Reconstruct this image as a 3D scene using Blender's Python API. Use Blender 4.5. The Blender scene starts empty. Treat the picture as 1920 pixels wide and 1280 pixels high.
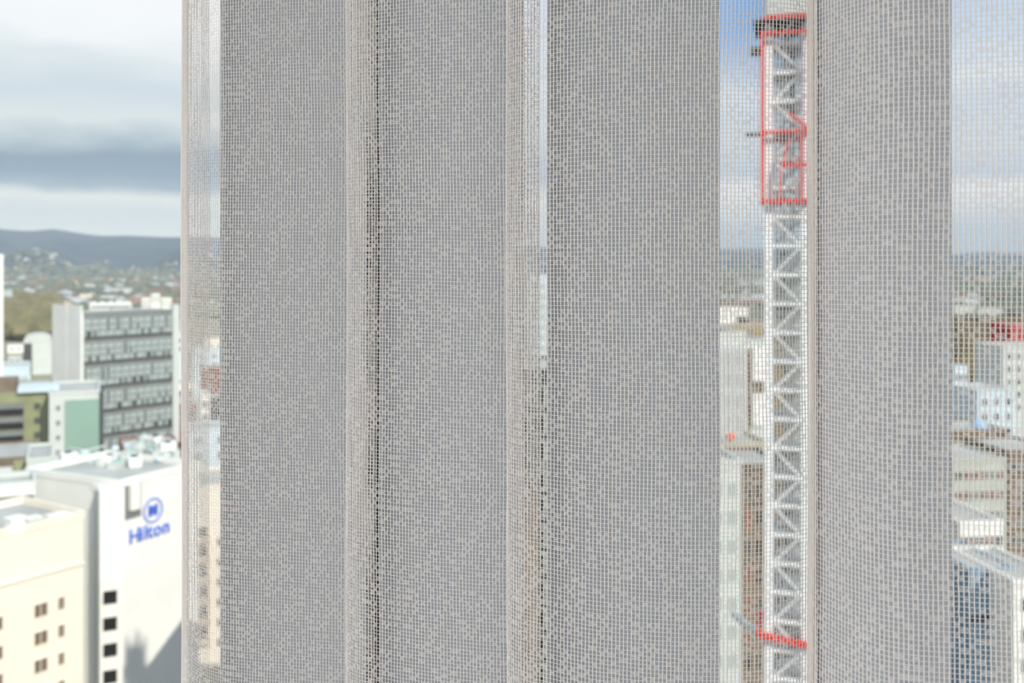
import bpy, math, random
import numpy as np
from mathutils import Vector

random.seed(7)
rng = np.random.default_rng(11)
SC = bpy.context.scene
COL = SC.collection
F = 1867.0            # focal length in pixels of a 1920 px wide frame (35 mm lens)
U0, V0 = 960.0, 490.0 # pixel column straight ahead, pixel row of the eye level
GZ = -80.0            # street level below the eye

# ------------------------------------------------------------------ camera
cam = bpy.data.cameras.new('camera')
cam.lens = F * 36.0 / 1920.0
cam.sensor_width = 36.0
cam.shift_y = -(640.0 - V0) / 1920.0
cam.clip_start = 0.02
cam.clip_end = 30000
cam.dof.use_dof = True
cam.dof.focus_distance = 0.475
cam.dof.aperture_fstop = 15.0
cam_o = bpy.data.objects.new('camera', cam)
COL.objects.link(cam_o)
cam_o.rotation_euler = (math.pi / 2, 0, 0)
SC.camera = cam_o

# ------------------------------------------------------------------ colour management
SC.view_settings.view_transform = 'Standard'
SC.view_settings.look = 'None'
SC.view_settings.gamma = 1
SC.view_settings.exposure = 0.0
SC.view_settings.use_curve_mapping = False
SC.cycles.diffuse_bounces = 4
SC.cycles.transparent_max_bounces = 16
SC.cycles.transmission_bounces = 4


def lin(c):
    return tuple(((x / 255.0) / 12.92 if x / 255.0 <= 0.04045 else ((x / 255.0 + 0.055) / 1.055) ** 2.4) for x in c) + (1.0,)


# ------------------------------------------------------------------ sky
world = bpy.data.worlds.new('cloudy_sky')
SC.world = world
world.use_nodes = True
nt = world.node_tree
nt.nodes.clear()
L = nt.links.new


def N(tree, kind, **kw):
    n = tree.nodes.new(kind)
    for k, v in kw.items():
        setattr(n, k, v)
    return n


def math_node(tree, op, a, b=None, c=None, clamp=False):
    n = tree.nodes.new('ShaderNodeMath')
    n.operation = op
    n.use_clamp = clamp
    for i, s in enumerate((a, b, c)):
        if s is None:
            continue
        if isinstance(s, (int, float)):
            n.inputs[i].default_value = s
        else:
            tree.links.new(s, n.inputs[i])
    return n.outputs[0]


def ramp(tree, fac, stops, interp='LINEAR'):
    n = tree.nodes.new('ShaderNodeValToRGB')
    n.color_ramp.interpolation = interp
    el = n.color_ramp.elements
    while len(el) > 1:
        el.remove(el[-1])
    el[0].position = stops[0][0]
    el[0].color = lin(stops[0][1])
    for p, c in stops[1:]:
        e = el.new(p)
        e.color = lin(c)
    tree.links.new(fac, n.inputs[0])
    return n.outputs[0]


tc = N(nt, 'ShaderNodeTexCoord')
sep = N(nt, 'ShaderNodeSeparateXYZ')
L(tc.outputs['Generated'], sep.inputs[0])
X, Y, Z = sep.outputs
hyp = math_node(nt, 'SQRT', math_node(nt, 'ADD', math_node(nt, 'MULTIPLY', X, X), math_node(nt, 'MULTIPLY', Y, Y)))
hyp = math_node(nt, 'MAXIMUM', hyp, 0.02)
elev = math_node(nt, 'DIVIDE', Z, hyp)
azim = math_node(nt, 'ARCTAN2', X, Y)
comb = N(nt, 'ShaderNodeCombineXYZ')
L(azim, comb.inputs[0]); L(math_node(nt, 'MULTIPLY', elev, 3.2), comb.inputs[1])
n1 = N(nt, 'ShaderNodeTexNoise'); n1.inputs['Scale'].default_value = 5.0; n1.inputs['Detail'].default_value = 5.0
L(comb.outputs[0], n1.inputs['Vector'])
n2 = N(nt, 'ShaderNodeTexNoise'); n2.inputs['Scale'].default_value = 14.0; n2.inputs['Detail'].default_value = 6.0
L(comb.outputs[0], n2.inputs['Vector'])
warp = math_node(nt, 'ADD', math_node(nt, 'MULTIPLY', math_node(nt, 'SUBTRACT', n1.outputs[0], 0.5), 0.055),
                 math_node(nt, 'MULTIPLY', math_node(nt, 'SUBTRACT', n2.outputs[0], 0.5), 0.035))
warp = math_node(nt, 'MULTIPLY', warp, math_node(nt, 'ADD', math_node(nt, 'MULTIPLY', elev, 5.5), 0.08, clamp=True))
e2 = math_node(nt, 'ADD', elev, warp)
e2 = math_node(nt, 'ADD', math_node(nt, 'MULTIPLY', e2, 2.0), 0.1, clamp=True)     # 0.1 = horizon
def E(v): return 0.1 + 2.0 * (490 - v) / F * 0.93
left = ramp(nt, e2, [(0.0, (120, 125, 125)), (0.095, (206, 222, 228)), (E(440), (222, 235, 240)), (E(395), (212, 226, 233)), (E(370), (228, 236, 236)),
                     (E(350), (160, 180, 194)), (E(325), (142, 163, 182)), (E(285), (136, 158, 176)), (E(262), (176, 193, 203)),
                     (E(225), (220, 229, 231)), (E(170), (208, 220, 228)), (E(110), (226, 234, 238)), (E(60), (246, 249, 251)),
                     (0.60, (252, 253, 254)), (0.78, (240, 244, 250)), (1.0, (222, 232, 246))])
right = ramp(nt, e2, [(0.0, (120, 125, 125)), (0.095, (160, 178, 196)), (E(470), (176, 197, 220)), (E(430), (182, 205, 228)), (E(390), (216, 228, 238)),
                      (E(350), (236, 241, 246)), (E(325), (192, 209, 228)), (E(270), (212, 223, 235)), (E(200), (208, 222, 238)), (E(150), (226, 235, 244)),
                      (E(90), (206, 222, 242)), (E(0), (196, 215, 240)), (0.8, (205, 220, 240)), (1.0, (215, 228, 245))])
mixf = math_node(nt, 'ADD', math_node(nt, 'MULTIPLY', azim, 4.0), 0.5, clamp=True)
mx = N(nt, 'ShaderNodeMix', data_type='RGBA')
L(mixf, mx.inputs['Factor']); L(left, mx.inputs['A']); L(right, mx.inputs['B'])
# clear blue opening high to the right
blue = math_node(nt, 'MULTIPLY', math_node(nt, 'MULTIPLY', math_node(nt, 'SUBTRACT', elev, 0.155), 14.0, clamp=True),
                 math_node(nt, 'SUBTRACT', 1.0, math_node(nt, 'MULTIPLY', math_node(nt, 'ABSOLUTE', math_node(nt, 'SUBTRACT', azim, 0.24)), 6.0), clamp=True), clamp=True)
mx2 = N(nt, 'ShaderNodeMix', data_type='RGBA')
L(blue, mx2.inputs['Factor']); L(mx.outputs['Result'], mx2.inputs['A']); mx2.inputs['B'].default_value = lin((120, 168, 226))
bg = N(nt, 'ShaderNodeBackground'); bg.inputs['Strength'].default_value = 1.08
L(mx2.outputs['Result'], bg.inputs['Color'])
wo = N(nt, 'ShaderNodeOutputWorld'); L(bg.outputs[0], wo.inputs[0])

# ------------------------------------------------------------------ sun (behind the viewer, to the right)
sun = bpy.data.lights.new('sun', 'SUN')
sun.energy = 4.4
sun.angle = math.radians(0.6)
sun.color = (1.0, 0.93, 0.82)
sun_o = bpy.data.objects.new('sun', sun)
COL.objects.link(sun_o)
SUN = Vector((0.6, -0.8, 0.62)).normalized()
sun_o.rotation_euler = SUN.to_track_quat('Z', 'Y').to_euler()
sun_o.location = (60, -80, 60)

# ------------------------------------------------------------------ unseen area lights added to brighten the shade from the room side
NRM = Vector((0.547, 0.837, 0.0)).normalized()   # out through the glass
TAN = Vector((NRM.y, -NRM.x, 0.0))               # along the glass to the right
RZ0 = math.atan2(TAN.y, TAN.x)
RZ0 = math.atan2(TAN.y, TAN.x)
for lt, ln, sx, sy, watts, tint in ((0.15, -1.75, 2.0, 1.5, 165.0, (1.0, 0.99, 0.975)), (-1.75, -0.95, 1.6, 1.5, 72.0, (1.0, 0.94, 0.89))):
    lamp = bpy.data.lights.new('room_fill', 'AREA')
    lamp.shape = 'RECTANGLE'; lamp.size = sx; lamp.size_y = sy
    lamp.energy = watts
    lamp.color = tint
    lamp_o = bpy.data.objects.new('room_fill', lamp)
    COL.objects.link(lamp_o)
    lp = NRM * ln + TAN * lt
    lamp_o.location = (lp.x, lp.y, 1.03)
    lamp_o.rotation_euler = (0, 0, RZ0)


# ------------------------------------------------------------------ materials
_mats = {}
def mat(name, rgb, rough=0.7, vary=0.0, scale=1.0, other=None, metallic=0.0, transl=0.0, spec=0.3, stretch=None):
    if name in _mats:
        return _mats[name]
    m = bpy.data.materials.new(name)
    m.use_nodes = True
    t = m.node_tree
    b = t.nodes['Principled BSDF']
    c = lin(rgb)
    b.inputs['Base Color'].default_value = c
    b.inputs['Roughness'].default_value = rough
    b.inputs['Metallic'].default_value = metallic
    b.inputs['Specular IOR Level'].default_value = spec
    src = None
    if vary or other:
        g = t.nodes.new('ShaderNodeTexCoord'); nz = t.nodes.new('ShaderNodeTexNoise')
        mp = t.nodes.new('ShaderNodeMapping')
        if stretch:
            mp.inputs['Scale'].default_value = stretch
        nz.inputs['Scale'].default_value = scale; nz.inputs['Detail'].default_value = 4.0
        t.links.new(g.outputs['Object'], mp.inputs[0]); t.links.new(mp.outputs[0], nz.inputs['Vector'])
        r = t.nodes.new('ShaderNodeValToRGB')
        r.color_ramp.elements[0].position = 0.35; r.color_ramp.elements[1].position = 0.65
        if other:
            r.color_ramp.elements[0].color = c; r.color_ramp.elements[1].color = lin(other)
        else:
            r.color_ramp.elements[0].color = tuple(x * (1 - vary) for x in c[:3]) + (1,)
            r.color_ramp.elements[1].color = tuple(min(1, x * (1 + vary * 0.6)) for x in c[:3]) + (1,)
        t.links.new(nz.outputs[0], r.inputs[0]); t.links.new(r.outputs[0], b.inputs['Base Color'])
        src = r.outputs[0]
    if transl:
        tr = t.nodes.new('ShaderNodeBsdfTranslucent'); tr.inputs['Color'].default_value = c
        if src: t.links.new(src, tr.inputs['Color'])
        mxs = t.nodes.new('ShaderNodeMixShader'); mxs.inputs[0].default_value = transl
        t.links.new(b.outputs[0], mxs.inputs[1]); t.links.new(tr.outputs[0], mxs.inputs[2])
        t.links.new(mxs.outputs[0], t.nodes['Material Output'].inputs[0])
    _mats[name] = m
    return m


def glass_mat():
    m = bpy.data.materials.new('clear_glass'); m.use_nodes = True
    t = m.node_tree; t.nodes.clear()
    o = t.nodes.new('ShaderNodeOutputMaterial'); tr = t.nodes.new('ShaderNodeBsdfTransparent'); gl = t.nodes.new('ShaderNodeBsdfGlossy')
    tr.inputs[0].default_value = (0.965, 0.98, 0.985, 1); gl.inputs['Roughness'].default_value = 0.0
    mxs = t.nodes.new('ShaderNodeMixShader'); mxs.inputs[0].default_value = 0.03
    t.links.new(tr.outputs[0], mxs.inputs[1]); t.links.new(gl.outputs[0], mxs.inputs[2]); t.links.new(mxs.outputs[0], o.inputs[0])
    return m


# ------------------------------------------------------------------ mesh helpers
class MB:
    def __init__(s):
        s.v = []; s.f = []; s.m = []
    def add(s, vs, fs, mi=0):
        o = len(s.v); s.v += [tuple(p) for p in vs]
        for f in fs:
            s.f.append(tuple(i + o for i in f)); s.m.append(mi)
        return s
    def box(s, x0, x1, y0, y1, z0, z1, mi=0):
        vs = [(x, y, z) for z in (z0, z1) for y in (y0, y1) for x in (x0, x1)]
        return s.add(vs, [(0, 2, 3, 1), (4, 5, 7, 6), (0, 1, 5, 4), (2, 6, 7, 3), (0, 4, 6, 2), (1, 3, 7, 5)], mi)
    def cyl(s, cx, cy, z0, z1, r0, r1=None, n=16, mi=0):
        r1 = r0 if r1 is None else r1
        vs = [(cx + r0 * math.cos(2 * math.pi * i / n), cy + r0 * math.sin(2 * math.pi * i / n), z0) for i in range(n)] + \
             [(cx + r1 * math.cos(2 * math.pi * i / n), cy + r1 * math.sin(2 * math.pi * i / n), z1) for i in range(n)]
        return s.add(vs, [(i, (i + 1) % n, n + (i + 1) % n, n + i) for i in range(n)] + [tuple(range(n))[::-1], tuple(range(n, 2 * n))], mi)
    def dome(s, cx, cy, z0, r, h, n=14, k=5, mi=0):
        vs = []
        for j in range(k):
            a = j / k * math.pi / 2
            vs += [(cx + r * math.cos(a) * math.cos(2 * math.pi * i / n), cy + r * math.cos(a) * math.sin(2 * math.pi * i / n), z0 + h * math.sin(a)) for i in range(n)]
        vs.append((cx, cy, z0 + h))
        fs = [(j * n + i, j * n + (i + 1) % n, (j + 1) * n + (i + 1) % n, (j + 1) * n + i) for j in range(k - 1) for i in range(n)]
        fs += [((k - 1) * n + i, (k - 1) * n + (i + 1) % n, k * n) for i in range(n)]
        return s.add(vs, fs + [tuple(range(n))[::-1]], mi)
    def beam(s, a, b, w, mi=0, h=None):
        a = Vector(a); b = Vector(b); d = (b - a).normalized()
        up = Vector((0, 0, 1)) if abs(d.z) < 0.9 else Vector((0, 1, 0))
        p = d.cross(up).normalized() * w / 2; q = p.cross(d).normalized() * (h or w) / 2
        vs = [a + p + q, a - p + q, a - p - q, a + p - q, b + p + q, b - p + q, b - p - q, b + p - q]
        return s.add(vs, [(0, 1, 2, 3), (7, 6, 5, 4), (0, 4, 5, 1), (1, 5, 6, 2), (2, 6, 7, 3), (3, 7, 4, 0)], mi)
    def gable(s, x0, x1, y0, y1, z0, z1, mi=0):
        ym = (y0 + y1) / 2
        vs = [(x0, y0, z0), (x1, y0, z0), (x1, y1, z0), (x0, y1, z0), (x0, ym, z1), (x1, ym, z1)]
        return s.add(vs, [(0, 1, 5, 4), (2, 3, 4, 5), (0, 4, 3), (1, 2, 5), (0, 3, 2, 1)], mi)
    def mesh(s, name, mats, smooth=False):
        me = bpy.data.meshes.new(name)
        me.from_pydata(s.v, [], s.f)
        for m in (mats if isinstance(mats, (list, tuple)) else [mats]):
            me.materials.append(m)
        me.polygons.foreach_set('material_index', s.m)
        if smooth:
            me.polygons.foreach_set('use_smooth', [True] * len(me.polygons))
        me.update()
        return me
    def build(s, name, mats, parent=None, smooth=False, loc=None, rz=0.0):
        return link(name, s.mesh(name, mats, smooth), parent, loc, rz)


def link(name, data, parent=None, loc=None, rz=0.0):
    o = bpy.data.objects.new(name, data)
    COL.objects.link(o)
    if parent: o.parent = parent
    if loc is not None: o.location = loc
    o.rotation_euler = (0, 0, rz)
    return o


def tag(o, label=None, cat=None, group=None, kind=None):
    if label: o['label'] = label
    if cat: o['category'] = cat
    if group: o['group'] = group
    if kind: o['kind'] = kind
    return o


def thing(name, label, cat, loc, rz=0.0, group=None):
    return tag(link(name, None, None, loc, rz), label, cat, group)


def at(u, Yd, v=None):
    x = (u - U0) / F * Yd
    return (x, Yd) if v is None else (x, Yd, (V0 - v) / F * Yd)


# ================================================================== the room
def room_pt(t, n):
    p = TAN * t + NRM * n
    return p.x, p.y
RZ = math.atan2(TAN.y, TAN.x)
m_wall = mat('white_wall_paint', (204, 204, 204), 0.9, 0.03, 3.0)
m_floor = mat('grey_carpet', (130, 125, 120), 1.0, 0.2, 60.0)
m_frame = mat('dark_aluminium', (26, 26, 28), 0.4)
GN = 0.52
def shell(name, x0, x1, y0, y1, z0, z1, m):
    o = MB().box(x0, x1, y0, y1, z0, z1).build(name, m, None, False, (0, 0, 0), RZ)
    o['kind'] = 'structure'
    return o
shell('floor', -3.2, 2.4, -4.2, 0.62, -1.30, -1.15, m_floor)
shell('ceiling', -3.2, 2.4, -4.2, 0.62, 1.05, 1.20, m_wall)
shell('wall_back', -3.2, 2.4, -4.35, -4.2, -1.30, 1.20, m_wall)
shell('wall_left', -3.35, -3.2, -4.35, 0.62, -1.30, 1.20, m_wall)
shell('wall_right', 2.4, 2.55, -4.35, 0.62, -1.30, 1.20, m_wall)
m_glass = glass_mat()
# the mullion stands behind the narrow gap at the second fold
md = GN / (NRM.x * (705 - U0) / F + NRM.y)
mt = Vector(((705 - U0) / F * md, md, 0)).dot(TAN)
for i, (a, b) in enumerate(((-3.2, mt - 0.03), (mt + 0.03, 2.4))):
    w = MB()
    w.box(a, b, GN, GN + 0.006, -1.15, 1.05)
    g = w.build('window_%d' % (i + 1), m_glass, None, False, (0, 0, 0), RZ); g['kind'] = 'structure'
t_ = MB().box(mt - 0.03, mt + 0.03, GN - 0.03, GN + 0.05, -1.15, 1.05).build('trim_1', m_frame, None, False, (0, 0, 0), RZ)
t_['kind'] = 'structure'

# ================================================================== the sheer shade
PW, PR = 0.00168, 0.00180
path_px = [(392, .598), (370, .603), (348, .600), (340, .588), (348, .572), (374, .556), (413, .546), (450, .542), (540, .536), (640, .531),
           (680, .530), (703, .527), (700, .522), (680, .520), (662, .520), (650, .516), (655, .5085), (674, .503), (698, .4995), (716, .497),
           (800, .488), (900, .480), (960, .477), (996, .476), (1012, .4725), (1002, .469), (972, .4685), (956, .467), (950, .463), (954, .4565), (970, .451),
           (998, .446), (1030, .442), (1100, .434), (1200, .4275), (1300, .4235), (1400, .4225), (1470, .426), (1520, .432), (1565, .434), (1592, .428),
           (1580, .418), (1550, .411), (1524, .404), (1514, .3965), (1519, .3905), (1531, .3845), (1565, .3745), (1600, .3660), (1650, .3570), (1700, .3520), (1800, .3475),
           (1900, .343), (2000, .340), (2100, .338), (2220, .338)]


def smooth_path(px, step):
    P = np.array([((u - U0) / F * d, d) for u, d in px])
    out = []
    for i in range(len(P) - 1):
        p0 = P[max(i - 1, 0)]; p1 = P[i]; p2 = P[i + 1]; p3 = P[min(i + 2, len(P) - 1)]
        # centripetal Catmull-Rom
        t0 = 0; t1 = t0 + max(np.linalg.norm(p1 - p0), 1e-5) ** .5; t2 = t1 + np.linalg.norm(p2 - p1) ** .5; t3 = t2 + max(np.linalg.norm(p3 - p2), 1e-5) ** .5
        for t in np.linspace(t1, t2, 40, endpoint=False):
            A1 = p0 + (p1 - p0) * (t - t0) / (t1 - t0) if i > 0 else p1
            A2 = p1 + (p2 - p1) * (t - t1) / (t2 - t1)
            A3 = p2 + (p3 - p2) * (t - t2) / (t3 - t2) if i < len(P) - 2 else p2
            B1 = A1 + (A2 - A1) * (t - t0) / (t2 - t0) if i > 0 else A2
            B2 = A2 + (A3 - A2) * (t - t1) / (t3 - t1) if i < len(P) - 2 else A2
            out.append(B1 + (B2 - B1) * (t - t1) / (t2 - t1))
    out.append(P[-1]); out = np.array(out)
    s = np.concatenate([[0], np.cumsum(np.linalg.norm(np.diff(out, axis=0), axis=1))])
    n = int(s[-1] / step)
    q = np.arange(n + 1) * step
    return np.stack([np.interp(q, s, out[:, 0]), np.interp(q, s, out[:, 1])], 1)


def fast_mesh(name, verts, quads, material, smooth=True):
    me = bpy.data.meshes.new(name)
    nv, nf = len(verts), len(quads)
    me.vertices.add(nv); me.vertices.foreach_set('co', verts.astype(np.float32).ravel())
    me.loops.add(nf * 4); me.loops.foreach_set('vertex_index', quads.astype(np.int32).ravel())
    me.polygons.add(nf)
    me.polygons.foreach_set('loop_start', np.arange(0, nf * 4, 4, dtype=np.int32))
    if smooth: me.polygons.foreach_set('use_smooth', np.ones(nf, dtype=bool))
    me.materials.append(material)
    me.update(calc_edges=True)
    return me


m_yarn = mat('sheer_yarn', (208, 206, 203), 0.75, transl=0.42, spec=0.25)
m_vane = mat('vane_cloth', (164, 170, 176), 0.9, 0.05, 900.0, transl=0.38, spec=0.1, stretch=(0.15, 0.15, 1.0))

ZB, NR = -0.400, 389                       # bottom of the middle drop, number of rows
ZH = NR * PR
P = smooth_path(path_px, PW)
NC = len(P)
Tn = np.gradient(P, axis=0); Tn /= np.linalg.norm(Tn, axis=1)[:, None]
Nn = np.stack([Tn[:, 1], -Tn[:, 0]], 1)
rows = np.arange(NR + 1)


def smooth_noise(shape, k, amp):
    a = rng.standard_normal(shape)
    a[:, -1] = a[:, 0]
    ker = np.ones(k) / k
    a = np.apply_along_axis(lambda r: np.convolve(r, ker, 'same'), 0, a)
    return a / a.std() * amp


cc = np.arange(NC)[:, None]; rr = rows[None, :]
per = 2 * math.pi * rr / NR
zr = ZB + rr * PR + 0.0011 * np.sin(cc / 61.0 + 1.0) + 0.0005 * np.sin(cc / 17.0) * np.sin(per * 2) + smooth_noise((NC, NR + 1), 5, 0.00003)
# drop gently sways left and right down its length
tj = 0.0003 * np.sin(per * 3 + cc / 45.0) + 0.00012 * np.sin(per * 7 + cc / 21.0) + smooth_noise((NC, NR + 1), 1, 0.00005)
nj = 0.00035 * np.sin(per * 2 + cc / 30.0) + rng.standard_normal((NC, 1)) * 0.00003
px_ = P[:, 0][:, None] + Tn[:, 0][:, None] * tj + Nn[:, 0][:, None] * nj
py_ = P[:, 1][:, None] + Tn[:, 1][:, None] * tj + Nn[:, 1][:, None] * nj
V, Q = [], []
base = 0


def grid_tube(cx, cy, cz, offs):
    """cx.. arrays (A,B): tubes along axis 1; offs list of (dx,dy,dz) arrays (A,B)"""
    global base
    A, B = cx.shape; K = len(offs)
    v = np.stack([np.stack([cx + o[0], cy + o[1], cz + o[2]], -1) for o in offs], 2)     # A,B,K,3
    idx = base + (np.arange(A)[:, None, None] * B + np.arange(B)[None, :, None]) * K + np.arange(K)[None, None, :]
    a = idx[:, :-1, :]; b = idx[:, 1:, :]
    q = np.stack([a, np.roll(a, -1, 2), np.roll(b, -1, 2), b], -1).reshape(-1, 4)
    V.append(v.reshape(-1, 3)); Q.append(q); base += A * B * K


TX, TY, NX, NY = (a[:, None] * np.ones((1, NR + 1)) for a in (Tn[:, 0], Tn[:, 1], Nn[:, 0], Nn[:, 1]))
wv = 0.00024 * (0.85 + 0.3 * rng.random((NC, NR + 1)))
wn = 0.00013
grid_tube(px_, py_, zr, [(TX * wv, TY * wv, 0), (NX * wn, NY * wn, 0), (-TX * wv, -TY * wv, 0), (-NX * wn, -NY * wn, 0)])
# weft rows
wz, wh = 0.000105, 0.00008
S = lambda a: a.T
zw = zr + rng.standard_normal((NC, NR + 1)) * 0.00002
zw[:, -1] = zw[:, 0] + ZH
one = np.ones((NR, NC))
grid_tube(S(px_)[:NR], S(py_)[:NR], S(zw)[:NR], [(0 * one, 0 * one, wz * one), (S(NX)[:NR] * wh, S(NY)[:NR] * wh, 0 * one), (0 * one, 0 * one, -wz * one), (-S(NX)[:NR] * wh, -S(NY)[:NR] * wh, 0 * one)])
# filled cells
C, R = np.meshgrid(np.arange(NC - 1), np.arange(NR), indexing='ij')
ph = (np.arange(NC - 1) * 3 + rng.integers(0, 2, NC - 1))[:, None]
# open lozenges between diagonal runs of filled cells
dia = np.minimum(np.abs(((C + R * 0.5) % 12) - 6), np.abs(((C - R * 0.5) % 12) - 6))
fill = (((R + ph) % 2) == 0) & (rng.random(C.shape) < np.where(dia < 1.5, 0.62, 0.26))
ci, ri = np.nonzero(fill)
for k, fr in enumerate((0.24, 0.50, 0.70)):
    n = len(ci)
    off = (fr + rng.random(n) * 0.16 - 0.08) * PR
    tl = rng.standard_normal(n) * 0.0001
    th = 0.00008
    ends = []
    for e, (c_) in enumerate((ci, ci + 1)):
        cx, cy = px_[c_, ri], py_[c_, ri]; z = zr[c_, ri] + off + (tl if e else -tl)
        nx, ny = Nn[c_, 0] * 0.00008, Nn[c_, 1] * 0.00008
        ends.append(np.stack([np.stack([cx, cy, z + th], -1), np.stack([cx + nx, cy + ny, z], -1), np.stack([cx, cy, z - th], -1), np.stack([cx - nx, cy - ny, z], -1)], 1))
    v = np.stack(ends, 1)                                                             # n,2,4,3
    idx = base + np.arange(n)[:, None, None] * 8 + np.arange(2)[None, :, None] * 4 + np.arange(4)[None, None, :]
    a, b = idx[:, 0], idx[:, 1]
    V.append(v.reshape(-1, 3)); Q.append(np.stack([a, np.roll(a, -1, 1), np.roll(b, -1, 1), b], -1).reshape(-1, 4)); base += n * 8
fabric = fast_mesh('sheer_fabric', np.concatenate(V), np.concatenate(Q), m_yarn)
shade = thing('sheer_shade', 'pale grey open-mesh sheer shade hanging in deep vertical folds before the window', 'curtain', (0, 0, 0))
for k in (0, 1, -1):
    link('sheer_fabric', fabric, shade, (0, 0, k * ZH))


def vane(px, label):
    p = smooth_path(px, 0.004)
    t = np.gradient(p, axis=0); t /= np.linalg.norm(t, axis=1)[:, None]
    nn = np.stack([t[:, 1], -t[:, 0]], 1) * 0.0004
    mb = MB(); n = len(p); zs = np.linspace(-1.10, 1.0, 60)
    vs = []
    for z in zs:
        for q, s in ((p + nn, 1), (p - nn, -1)):
            vs += [(a, b, z) for a, b in q]
    fs = []
    W = 2 * n
    for j in range(len(zs) - 1):
        for i in range(n - 1):
            fs.append((j * W + i, j * W + i + 1, (j + 1) * W + i + 1, (j + 1) * W + i))
            fs.append((j * W + n + i, (j + 1) * W + n + i, (j + 1) * W + n + i + 1, j * W + n + i + 1))
        for i in (0, n - 1):
            fs.append((j * W + i, (j + 1) * W + i, (j + 1) * W + n + i, j * W + n + i))
    for j in (0, len(zs) - 1):
        for i in range(n - 1):
            fs.append((j * W + i, j * W + n + i, j * W + n + i + 1, j * W + i + 1))
    o = mb.add(vs, fs).build('vane', m_vane, shade, True)
    return o


vane([(413, .5485), (440, .5535), (500, .5560), (600, .5540), (695, .5460)], '')
vane([(713, .5000), (735, .5055), (800, .5060), (900, .5000), (992, .4930)], '')
vane([(1026, .4450), (1050, .4505), (1120, .4520), (1250, .4480), (1350, .4440)], '')
vane([(1531, .3915), (1565, .3840), (1600, .3770), (1680, .3675), (1795, .3610)], '')
m_hem = mat('doubled_hem_cloth', (218, 212, 206), 0.85, 0.04, 600.0, transl=0.35)
for pts in ([(342.5, .587), (346, .583), (355, .580)], [(1516, .3960), (1520, .3925), (1530, .3875)]):
    hb_ = vane(pts, ''); hb_.name = 'hem_band'; hb_.data.materials.clear(); hb_.data.materials.append(m_hem)
hr = MB()
hp = smooth_path([(u, d) for u, d in ((330, .60), (2230, .335))], 0.02)
a_, b_ = hp[0], hp[-1]
hr.beam((a_[0], a_[1], 1.025), (b_[0], b_[1], 1.025), 0.12, 0, 0.05)
hr.build('headrail', mat('white_rail', (225, 225, 222), 0.5), shade)

# ================================================================== the city
D_ = lambda x, y: Vector((x, y)).normalized()
m_cream = mat('cream_render', (236, 226, 210), 0.85, 0.05, 0.15)
m_white = mat('white_render', (232, 232, 226), 0.85, 0.04, 0.2)
m_white2 = mat('pale_grey_render', (196, 202, 198), 0.85, 0.05, 0.2)
m_grey = mat('mid_grey_cladding', (120, 126, 124), 0.8, 0.1, 0.3)
m_dgrey = mat('dark_grey_cladding', (64, 70, 72), 0.7, 0.1, 0.3)
m_dark = mat('dark_glass', (44, 46, 46), 0.25, spec=0.5)
m_black = mat('black_glass', (22, 24, 28), 0.3, spec=0.5)
m_blind = mat('pale_blind', (170, 182, 180), 0.7, 0.15, 0.7)
m_olive = mat('olive_cladding', (138, 143, 108), 0.85, 0.12, 0.4)
m_green = mat('green_glass', (136, 166, 152), 0.35, 0.05, 0.1, spec=0.5)
m_teal = mat('teal_glass', (150, 200, 190), 0.4, 0.1, 0.5)
m_brick = mat('red_brown_brick', (126, 82, 68), 0.9, 0.15, 0.4)
m_brown = mat('brown_concrete', (122, 108, 92), 0.9, 0.3, 0.25)
m_tan = mat('tan_render', (206, 188, 166), 0.9, 0.08, 0.3)
m_bluew = mat('pale_blue_panel', (196, 212, 220), 0.7, 0.05, 0.3)
m_blue = mat('blue_glass', (118, 152, 176), 0.3, 0.2, 0.25, spec=0.5)
m_roof = mat('grey_roof_membrane', (172, 176, 172), 0.9, 0.2, 0.15)
m_redp = mat('red_paint', (226, 52, 44), 0.5)
m_wht = mat('white_steel_paint', (236, 238, 238), 0.5)
m_orange = mat('orange_plastic', (250, 96, 40), 0.6)
m_signb = mat('blue_sign_paint', (72, 112, 215), 0.5)
m_pink = mat('terracotta_roof', (176, 112, 88), 0.9, 0.2, 0.5)

_win = {}
def window_mesh(w, h, pane=None, frame=None):
    pane = pane or m_dark; frame = frame or m_white2
    k = (round(w, 2), round(h, 2), pane.name, frame.name)
    if k not in _win:
        t = min(w, h) * 0.08
        b = MB()
        b.box(-w / 2, w / 2, -0.04, 0.06, 0, h, 0)
        b.box(-w / 2 - t, -w / 2, -0.12, 0.06, -t, h + t, 1); b.box(w / 2, w / 2 + t, -0.12, 0.06, -t, h + t, 1)
        b.box(-w / 2, w / 2, -0.12, 0.06, h, h + t, 1); b.box(-w / 2, w / 2, -0.12, 0.06, -t, 0, 1)
        b.box(-t / 3, t / 3, -0.07, 0.0, 0, h, 1)
        _win[k] = b.mesh('window', [pane, frame])
    return _win[k]


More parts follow.
